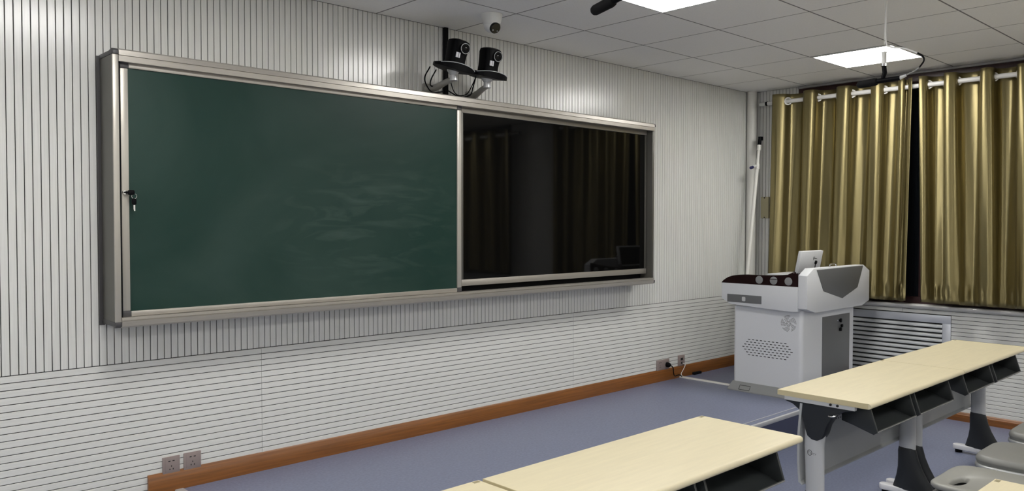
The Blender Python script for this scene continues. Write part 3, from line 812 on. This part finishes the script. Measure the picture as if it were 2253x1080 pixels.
c1 = [-0.437, -0.591, -0.715, -0.884, -1.012, -1.182, -1.277, -1.405, -1.440, -1.465]
curtain('gold_curtain', -0.300, c1, -1.515, 3, 'gold satin eyelet curtain behind the podium, beside the room corner', (0.035, 0.030), tight_after=7.4 * PI)
c2 = [-1.615, -1.737, -1.824, -1.990, -2.072, -2.231, -2.310, -2.450, -2.530, -2.610]
curtain('gold_curtain', -1.552, c2, -2.670, 11, 'gold satin eyelet curtain at the right edge, above the far desk', (-0.040, -0.01))
c3 = [c - 3.12 for c in c1]
curtain('gold_curtain', -3.42, c3, -4.62, 23, 'gold satin curtain of the second window, nearer the front', (0.02, 0.02), tight_after=7.4 * PI)
c4 = [c - 3.12 for c in c2]
curtain('gold_curtain', -4.672, c4, -5.79, 31, 'gold satin curtain of the second window, nearer the back', (-0.03, 0.0))
for (ya, yb, lab) in ((-0.235, -2.74, 'white curtain rod threaded through the gold curtains near the corner'), (-3.36, -5.86, 'white curtain rod of the second window')):
    rd = thing('curtain_rod', (ROD_X, ya, ROD_Z), lab, 'curtain rod', 'white curtain rods')
    part(MB().tube([(ROD_X, ya, ROD_Z), (ROD_X, yb, ROD_Z)], 0.0185, 18), 'rod', M['rod'], rd)
    part(MB().tube([(ROD_X, ya + 0.075, ROD_Z), (ROD_X, ya + 0.07, ROD_Z), (ROD_X, ya + 0.016, ROD_Z), (ROD_X, ya + 0.012, ROD_Z)], [0.016, 0.019, 0.019, 0.015], 16), 'finial', M['clear'], rd)
    part(MB().tube([(ROD_X, ya + 0.012, ROD_Z), (ROD_X, ya - 0.006, ROD_Z)], 0.020, 16), 'finial_collar', M['black'], rd)
    for yy in (ya - 0.035, (ya + yb) / 2 - 0.05, yb + 0.03):
        part(MB().tube([(-0.0005, yy, ROD_Z), (ROD_X, yy, ROD_Z)], 0.007, 8), 'rod_bracket', M['silver'], rd)

# =================================================================== PODIUM
PX0, PX1, PYF, PYB = -1.22, -0.335, -1.150, -0.575
pd = thing('podium', ((PX0 + PX1) / 2, (PYF + PYB) / 2, PLAT), 'white steel multimedia teaching podium with grey panels and maroon trim', 'podium')
BOD0, BOD1 = PLAT + 0.066, 0.892
part(MB().prism(rrect((PX0 + PX1) / 2, (PYF + PYB) / 2, PX1 - PX0, PYB - PYF, 0.030, 8), 2, BOD0, BOD1), 'body', M['pod_white'], pd)
# flared plinth
pl = MB()
a = rrect((PX0 + PX1) / 2, (PYF + PYB) / 2, PX1 - PX0 + 0.10, PYB - PYF + 0.05, 0.015, 3)
b = rrect((PX0 + PX1) / 2, (PYF + PYB) / 2, PX1 - PX0 + 0.008, PYB - PYF + 0.008, 0.015, 3)
n = len(a)
pl.add([(x, y, PLAT) for x, y in a] + [(x, y, PLAT + 0.008) for x, y in a] + [(x, y, BOD0 + 0.002) for x, y in b],
       [tuple(range(n - 1, -1, -1)), tuple(range(2 * n, 3 * n))] + [(k * n + i, k * n + (i + 1) % n, (k + 1) * n + (i + 1) % n, (k + 1) * n + i) for k in (0, 1) for i in range(n)])
ph = part(pl, 'plinth', M['pod_mid'], pd)
# caster hatch outlines on the plinth (left slope)
def slope_pt(y, s):  # s 0 bottom .. 1 top of the slope
    return (PX0 - 0.05 + 0.046 * s - 0.0012, y, PLAT + 0.008 + (BOD0 - PLAT - 0.006) * s)
for y0 in (-0.655, -1.045):
    y1 = y0 - 0.090
    pts = [slope_pt(y0, 0.12), slope_pt(y0, 0.62), slope_pt(y1, 0.62), slope_pt(y1, 0.12), slope_pt(y0, 0.12)]
    part(MB().tube(pts, 0.0022, 6), 'hatch_outline', M['dark_hole'], ph)
# side vents
XF = PX0 - 0.0006
sl_mb = MB()
rowsn = [10, 11, 12, 13, 12, 11, 10]
for r, cnt in enumerate(rowsn):
    z = 0.638 - r * 0.0200
    for k in range(cnt):
        y = -0.868 + (k - (cnt - 1) / 2) * 0.0335
        sl_mb.box(XF, PX0 + 0.002, y - 0.0095, y + 0.0095, z - 0.0028, z + 0.0028)
o = part(sl_mb, 'vent_slot', M['dark_hole'], pd); o['kind'] = 'stuff'
fn = MB()
for k in range(0, 7):
    r = 0.008 + 0.0085 * k
    cnt = max(5, int(2 * PI * r / 0.0078))
    for i in range(cnt):
        a = 2 * PI * i / cnt
        sec = (a - 0.10 * k) % (2 * PI / 5)
        if k > 1 and sec < 0.33: continue
        y, z = -1.043 + r * math.cos(a), 0.791 + r * math.sin(a)
        fn.prism([(y + 0.0027 * math.cos(q), z + 0.0027 * math.sin(q)) for q in [2 * PI * j / 6 for j in range(6)]], 0, XF, PX0 + 0.002)
o = part(fn, 'fan_hole', M['dark_hole'], pd); o['kind'] = 'stuff'
# front door
dr = part(MB().box(-0.900, -0.430, PYF - 0.004, PYF + 0.01, PLAT + 0.08, 0.823), 'door', M['pod_grey'], pd, bevel=0.003)
part(MB().tube([(-0.640, PYF - 0.003, 0.778), (-0.640, PYF - 0.012, 0.778)], [0.011, 0.009], 14), 'door_lock', M['chrome'], dr)
part(MB().prism(rrect(-0.618, 0.777, 0.030, 0.032, 0.012), 1, PYF - 0.012, PYF - 0.022).prism(rrect(-0.592, 0.733, 0.030, 0.026, 0.010), 1, PYF - 0.010, PYF - 0.020).prism(rrect(-0.606, 0.706, 0.034, 0.030, 0.012), 1, PYF - 0.006, PYF - 0.016), 'door_key', M['black'], dr, bevel=0.002)
# console
CX0, CX1, CYF, CYB = -1.272, -0.205, -1.212, -0.500
con = MB().prism([(CYB, 1.074), (CYB, 0.948), (CYB - 0.085, 0.907), (CYF + 0.12, 0.885), (CYF + 0.0705, 0.890), (CYF + 0.0705, 1.074)], 0, CX0, CX1)
part(con, 'console_tray', M['pod_white'], pd, bevel=0.004)
fp = [(CX0, 0.914), (CX0, 1.159), (CX0 + 0.098, 1.208), (CX1 - 0.115, 1.208), (CX1, 1.159), (CX1, 0.914), (CX1 - 0.13, 0.880), (CX0 + 0.13, 0.880)]
part(MB().prism(fp, 1, CYF, CYF + 0.070), 'console_front', M['pod_white'], pd, bevel=0.003)
part(MB().prism([(-1.128, 1.197), (-0.335, 1.203), (-0.434, 1.032), (-0.700, 0.961), (-1.018, 1.033)], 1, CYF - 0.004, CYF + 0.01), 'front_shield', M['pod_grey'], pd, bevel=0.002)
dw = part(MB().box(CX0 - 0.0025, CX0 + 0.02, -0.848, -0.552, 0.925, 0.987), 'side_drawer', M['pod_grey'], pd, bevel=0.002)
part(MB().prism(rrect(-0.698, 0.955, 0.030, 0.034, 0.008), 0, CX0 - 0.006, CX0), 'drawer_pull', M['silver'], dw, bevel=0.002)
# maroon side boards with curved tops
top = [(-0.500, 1.076), (-0.515, 1.092), (-0.535, 1.106), (-0.560, 1.120), (-0.600, 1.133), (-0.650, 1.141), (-0.720, 1.146), (-0.820, 1.146), (-0.920, 1.149), (-1.000, 1.154), (-1.060, 1.161), (-1.141, 1.176)]
sidep = top + [(-1.141, 1.073), (-0.500, 1.073)]
for (xa, xb) in ((CX0, CX0 + 0.035), (CX1 - 0.035, CX1)):
    mbd = part(MB().prism(sidep, 0, xa, xb), 'maroon_side', M['maroon'], pd)
    if xa == CX0:
        for y in (-0.828, -0.947, -1.066):
            part(MB().tube([(CX0 + 0.004, y, 1.111), (CX0 - 0.003, y, 1.111), (CX0 - 0.005, y, 1.111)], [0.030, 0.030, 0.026], 24), 'chrome_disc', M['label'], mbd)
        part(MB().box(CX0 - 0.0075, CX0 - 0.004, -0.975, -0.920, 1.119, 1.124), 'disc_slit', M['maroon'], mbd)
part(MB().box(CX0 + 0.035, CX1 - 0.035, CYF + 0.07, CYB - 0.02, 1.070, 1.082), 'worktop', M['maroon'], pd)
part(MB().box(-0.66, -0.28, CYF + 0.09, CYB - 0.05, 1.08, 1.12), 'keyboard_deck', M['pod_white'], pd, bevel=0.006)
# chrome handle on top
hx = -0.80
part(MB().tube(smooth_path([(hx - 0.055, CYF + 0.030, 1.206), (hx - 0.052, CYF + 0.030, 1.222), (hx - 0.030, CYF + 0.030, 1.232), (hx + 0.030, CYF + 0.030, 1.232), (hx + 0.052, CYF + 0.030, 1.222), (hx + 0.055, CYF + 0.030, 1.206)], 5), 0.005, 10), 'lift_handle', M['chrome'], pd)
# flip-up monitor: white back towards the room, dark screen towards the teacher
LT = Matrix.Translation((-0.845, -0.985, 1.10)) @ Matrix.Rotation(math.radians(11), 4, 'X')
fm = part(MB().box(-0.180, 0.180, -0.012, 0.014, 0.04, 0.232), 'flip_monitor', M['pod_white'], pd, xf=LT, bevel=0.004)
part(MB().box(-0.165, 0.165, 0.0135, 0.0155, 0.055, 0.218), 'screen', M['glass_black'], fm, xf=LT)
part(MB().box(-0.150, 0.150, -0.010, 0.012, -0.03, 0.045), 'monitor_foot', M['blackmat'], fm, xf=LT)
part(MB().tube([(0.082, -0.012, 0.140), (0.082, -0.020, 0.140)], [0.016, 0.014], 16), 'monitor_lock', M['black'], fm, xf=LT)
part(MB().box(0.080, 0.084, -0.013, -0.018, 0.098, 0.128), 'monitor_key', M['dark_hole'], fm, xf=LT)
part(MB().box(0.036, 0.041, -0.0125, -0.0135, 0.160, 0.190).box(0.041, 0.062, -0.0125, -0.0135, 0.172, 0.178).box(0.060, 0.092, -0.0125, -0.0135, 0.168, 0.174).box(0.030, 0.036, -0.0125, -0.0135, 0.173, 0.179), 'printed_mark', M['ink'], fm, xf=LT)
part(MB().tube(smooth_path([(-1.055, -0.88, 1.080), (-1.050, -0.93, 1.125), (-1.045, -0.975, 1.150), (-1.02, -0.990, 1.158)]), 0.011, 10), 'hinge_arm', M['maroon'], pd)

# =================================================================== DESKS
def make_desk():
    t = thing('desk', (0, 0, 0), '', 'desk', 'maple-topped student desks')
    W2, D2 = 0.597, 0.220
    zb, zt = 0.725, 0.750
    # bullnosed top: near edge (-y) rounded
    prof = [(D2, zb + 0.002), (D2, zt - 0.002), (D2 - 0.002, zt)]
    for k in range(9):
        a = PI / 2 - PI * k / 8
        prof.append((-D2 + 0.010 - 0.012 * math.cos(a), (zb + zt) / 2 + 0.0125 * math.sin(a)))
    prof.append((D2 - 0.002, zb))
    tp = part(MB().prism(prof, 0, -W2, W2), 'desktop', M['desk'], t, angle=40)
    part(MB().box(-W2 - 0.0008, -W2 + 0.001, -D2 + 0.012, D2 - 0.001, zb + 0.001, zt - 0.001), 'edge_band', M['desk_edge'], tp)
    part(MB().box(W2 - 0.001, W2 + 0.0008, -D2 + 0.012, D2 - 0.001, zb + 0.001, zt - 0.001), 'edge_band', M['desk_edge'], tp)
    part(MB().box(W2 - 0.030, W2 - 0.006, D2 - 0.020, D2 - 0.006, zt - 0.0005, zt + 0.0004), 'corner_sticker', M['smudge'], tp)
    # under frame
    part(MB().box(-W2 + 0.02, W2 - 0.02, -0.02, 0.05, 0.690, zb).box(-W2 + 0.02, W2 - 0.02, -0.10, -0.07, 0.700, zb), 'frame_beam', M['silver'], t)
    for s in (-1, 1):
        cx = s * (W2 - 0.045)
        lg = part(MB().loft([(0.20, cx, 0.052, .026, .046), (0.30, cx, 0.050, .026, .044), (0.40, cx, 0.052, .027, .045), (0.50, cx, 0.055, .028, .047), (0.58, cx, 0.05, .028, .050)], 28), 'leg', M['silver'], t)
        # end plate just below the top
        ex = s * (W2 - 0.012)
        part(MB().box(ex - 0.010, ex + 0.010, -0.150, 0.185, 0.707, zb), 'end_plate', M['silver'], lg)
        for yy in (-0.040, -0.072):
            part(MB().tube([(ex + s * 0.009, yy, 0.718), (ex + s * 0.014, yy, 0.718)], 0.006, 10), 'bolt', M['dark_hole'], lg)
        br = [(0.190, 0.707), (0.188, 0.700), (0.150, 0.690), (0.118, 0.668), (0.098, 0.630), (0.088, 0.585), (0.076, 0.552), (0.055, 0.538), (0.030, 0.536), (0.008, 0.548), (-0.004, 0.570), (-0.016, 0.612), (-0.045, 0.660), (-0.085, 0.688), (-0.130, 0.700), (-0.135, 0.707)]
        part(MB().prism(br, 0, cx - 0.032, cx + 0.032), 'leg_bracket', M['legblack'], lg, bevel=0.006)
        if s < 0:
            part(MB().tube(smooth_path([(cx - 0.032, -0.030, 0.672), (cx - 0.048, -0.034, 0.665), (cx - 0.050, -0.060, 0.668), (cx - 0.033, -0.066, 0.676)], 5), 0.0035, 8), 'bag_hook', M['chrome'], lg)
        ft = [(0.050, cx, 0.010, .032, .118), (0.075, cx, 0.014, .033, .106), (0.120, cx, 0.024, .033, .084), (0.170, cx, 0.034, .032, .066), (0.220, cx, 0.044, .031, .055), (0.262, cx, 0.050, .030, .050), (0.285, cx, 0.052, .027, .044), (0.292, cx, 0.052, .018, .030)]
        part(MB().loft(ft, 28), 'leg_shroud', M['legblack'], lg)
        fo = part(MB().prism(rrect(cx, -0.020, 0.060, 0.440, 0.028, 6), 2, 0.022, 0.054), 'foot', M['footwhite'], lg, bevel=0.006)
        for yy in (-0.205, 0.165):
            part(MB().tube([(cx, yy, 0.0), (cx, yy, 0.024)], 0.022, 16), 'glide', M['black'], fo)
    # modesty panel on the far side
    pn = part(MB().prism([(0.100, 0.700), (0.112, 0.700), (0.124, 0.55), (0.124, 0.42), (0.116, 0.325), (0.096, 0.315), (0.096, 0.322), (0.107, 0.332), (0.113, 0.42), (0.113, 0.55)], 0, -W2 + 0.012, W2 - 0.012), 'modesty_panel', M['panel'], t)
    pf = MB()
    for r in range(3):
        for k in range(42):
            x = -0.50 + k * 0.0244 + (r % 2) * 0.0122
            pf.box(x - 0.004, x + 0.004, 0.1095, 0.1127, 0.560 + 0.016 * r, 0.565 + 0.016 * r)
    o = part(pf, 'perforation', M['legblack'], pn); o['kind'] = 'stuff'
    # two book trays
    for x0, x1 in ((-0.492, -0.032), (0.012, 0.492)):
        tr = MB()
        outer = [(-0.045, 0.700), (-0.045, 0.632), (-0.10, 0.618), (-0.165, 0.598), (-0.192, 0.590), (-0.208, 0.604), (-0.176, 0.705)]
        tr.prism(outer, 0, x0, x0 + 0.012).prism(outer, 0, x1 - 0.012, x1)
        bot = [(-0.045, 0.632), (-0.10, 0.618), (-0.165, 0.598), (-0.192, 0.590), (-0.208, 0.604), (-0.206, 0.610), (-0.190, 0.598), (-0.163, 0.606), (-0.10, 0.626), (-0.045, 0.640)]
        tr.prism(bot, 0, x0 + 0.012, x1 - 0.012)
        tr.box(x0 + 0.012, x1 - 0.012, -0.052, -0.045, 0.636, 0.700)
        tr.box(x0 + 0.012, x1 - 0.012, -0.165, -0.045, 0.702, 0.724)
        b = part(tr, 'book_tray', M['tray'], t, bevel=0.0015)
        part(MB().tube([(x0 + 0.004, -0.2085, 0.6045), (x1 - 0.004, -0.2085, 0.6045)], 0.0026, 8), 'tray_lip', M['label'], b)
    return t

D = make_desk()
ZR = (0, 0, 0)
d2a = D; d2a.location = (-2.692, -2.298, 0)
d2a['label'] = 'maple desk right of the aisle, nearest end of the far row, with printed leg'
d2b = copy_tree(D); d2b.location = (-1.492, -2.298, 0)
d2b['label'] = 'maple desk joined to the far row, its end almost touching the window wall'
d1a = copy_tree(D); d1a.location = (-4.602, -2.348, 0)
d1a['label'] = 'maple desk in the bottom middle, left of the aisle, with open tray'
d1b = copy_tree(D); d1b.location = (-5.815, -2.348, 0)
d1b['label'] = 'maple desk cut off by the bottom edge, left of a narrow joint'
d3 = copy_tree(D); d3.location = (-4.632, -3.432, 0)
d3['label'] = 'maple desk of the second row, only its corner showing at the bottom right'
# the rows behind and beside the camera
row_name = ('second', 'third', 'fourth', 'fifth', 'sixth')
col_name = ((-2.692, 'right block by the aisle'), (-1.492, 'right block by the windows'), (-4.632, 'left block by the aisle'), (-5.832, 'left block by the left wall'))
for r in range(5):
    for k, (x, nm) in enumerate(col_name):
        if r == 0 and k >= 2: continue
        o = copy_tree(D); o.location = (x, (-3.432 if k >= 2 else -3.520) - 1.085 * r, 0)
        o['label'] = 'maple desk out of view in the %s row, %s' % (row_name[r], nm)
# printed logo on the near leg of the far row
lcx, lcy = -2.692 - (0.597 - 0.045), -2.298 + 0.053
def on_leg(u, v, z0):
    y = lcy + 0.012 - u
    rel = max(-0.98, min(0.98, (y - lcy) / 0.0462))
    return (lcx - 0.0276 * math.sqrt(1 - rel * rel) - 0.0006, y, z0 + v)
leg0 = [o for o in d2a.children if o.name.startswith('leg')][0]
for c in d2a.children:
    if c.name.startswith('leg') and min(v.co.x for v in c.data.vertices) < -0.5: leg0 = c
lg_mb = MB()
ring = [on_leg(0.0115 * math.cos(2 * PI * k / 28), 0.0125 * math.sin(2 * PI * k / 28), 0.474) for k in range(29)]
lg_mb.tube(ring, 0.0013, 5, False)
for body, sz, du, dvv in (('Tn', 0.0165, 0.0, 0.0), ('CY', 0.0130, 0.0235, -0.004)):
    vs, fs = text_verts(body, sz)
    lg_mb.add([on_leg(x + du, y + dvv, 0.474) for x, y, z in vs], fs)
me = lg_mb.mesh('printed_logo', M['ink'], (-2.692, -2.298, 0))
lo = bpy.data.objects.new('printed_logo', me); COL.objects.link(lo); lo.parent = leg0

# =================================================================== CHAIRS
def seat_plate(w, d, z0, z1, r, hole=None, crown=0.0, edge=0.014):
    """rounded slab; hole=(cx,cy,rx,ry)"""
    n = 72
    def outer(s):
        pts = []
        for k in range(n):
            a = 2 * PI * k / n
            c, q = math.cos(a), math.sin(a)
            e = 0.42
            pts.append(((w / 2 - s) * math.copysign(abs(c) ** e, c), (d / 2 - s) * math.copysign(abs(q) ** e, q)))
        return pts
    loops = []
    H = lambda x, y: crown * (x / (w / 2)) ** 2
    def ring(pts, z): loops.append([(x, y, z + H(x, y)) for x, y in pts])
    if hole:
        hp = [(hole[0] + hole[2] * math.cos(2 * PI * k / n), hole[1] + hole[3] * math.sin(2 * PI * k / n)) for k in range(n)]
        hq = [(hole[0] + (hole[2] + 0.012) * math.cos(2 * PI * k / n), hole[1] + (hole[3] + 0.012) * math.sin(2 * PI * k / n)) for k in range(n)]
        ring(hp, z0); ring(hp, z1 - 0.010); ring([((a[0] * 0.5 + b[0] * 0.5), (a[1] + b[1]) / 2) for a, b in zip(hp, hq)], z1 - 0.003); ring(hq, z1)
    else:
        ring([(0.3 * x, 0.3 * y) for x, y in outer(0)], z1)
    for a in (0.0, 0.35, 0.7, 1.0):
        ang = a * PI / 2
        ring(outer(edge * (1 - math.sin(ang))), z1 - edge * (1 - math.cos(ang)))
    ring(outer(0.0), (z0 + z1) / 2 - 0.003)
    ring(outer(0.006), z0)
    if not hole:
        ring([(0.3 * x, 0.3 * y) for x, y in outer(0)], z0)
    vs = [p for L in loops for p in L]; fs = []
    for i in range(len(loops) - 1):
        for k in range(n):
            fs.append((i * n + k, i * n + (k + 1) % n, (i + 1) * n + (k + 1) % n, (i + 1) * n + k))
    m_ = len(loops)
    if hole:
        for k in range(n):
            fs.append(((m_ - 1) * n + k, (m_ - 1) * n + (k + 1) % n, (k + 1) % n, k))
    else:
        fs.append(tuple(range(n))); fs.append(tuple(range(m_ * n - 1, (m_ - 1) * n - 1, -1)))
    return MB().add(vs, fs)

def make_chair(folded):
    t = thing('chair', (0, 0, 0), '', 'chair', 'grey chairs behind the far desks')
    dz = -0.056 if folded else -0.014
    part(seat_plate(0.42, 0.43, 0.408 + dz, (0.440 if folded else 0.452) + dz, 0.08, edge=0.018 if folded else 0.022), 'seat', M['seat'], t, angle=50)
    sp = part(seat_plate(0.425, 0.435, 0.384 + dz, 0.410 + dz, 0.08, edge=0.008), 'seat_pan', M['seatrim'], t, angle=50)
    for y in (-0.10, 0.10):
        for s in (-1, 1):
            part(MB().tube([(s * 0.205, y, 0.397 + dz), (s * 0.217, y, 0.397 + dz)], 0.008, 10), 'pan_bolt', M['silver'], sp)
    for s in (-1, 1):
        for y0, y1 in ((0.15, 0.19), (-0.14, -0.21)):
            part(MB().tube([(s * 0.15, y0, 0.386 + dz), (s * 0.19, y1, 0.012)], 0.012, 12), 'leg', M['silver'], t)
    back = seat_plate(0.41, 0.40, -0.012, 0.012, 0.08, hole=(-0.060, 0.106, 0.080, 0.024), crown=0.010, edge=0.009)
    if folded:
        X = Matrix.Translation((0, 0.012, 0.4185))
    else:
        X = Matrix.Translation((0, -0.265, 0.70)) @ Matrix.Rotation(math.radians(82), 4, 'X')
    part(back, 'backrest', M['seatback'], t, xf=X, angle=50)
    if folded:
        bar = [(-0.225, -0.21, 0.36), (-0.225, -0.19, 0.41), (-0.19, -0.17, 0.415)]
    else:
        bar = [(-0.190, -0.15, 0.39), (-0.200, -0.235, 0.42), (-0.200, -0.262, 0.60), (-0.195, -0.285, 0.80)]
    part(MB().tube(smooth_path(bar), 0.010, 10), 'back_stay', M['silver'], t)
    part(MB().tube(smooth_path([(-x, y, z) for x, y, z in bar]), 0.010, 10), 'back_stay', M['silver'], t)
    return t

cf = make_chair(True); cf.location = (-3.010, -2.925, 0)
cf['label'] = 'grey chair with its backrest folded down flat, oval grip hole showing'
ca = make_chair(False); ca.location = (-2.415, -2.925, 0)
ca['label'] = 'grey padded chair seat with silver rim, next to the folded chair'
cb = copy_tree(ca); cb.location = (-1.815, -2.905, 0)
cb['label'] = 'grey padded chair farthest back, cut off by the right edge'
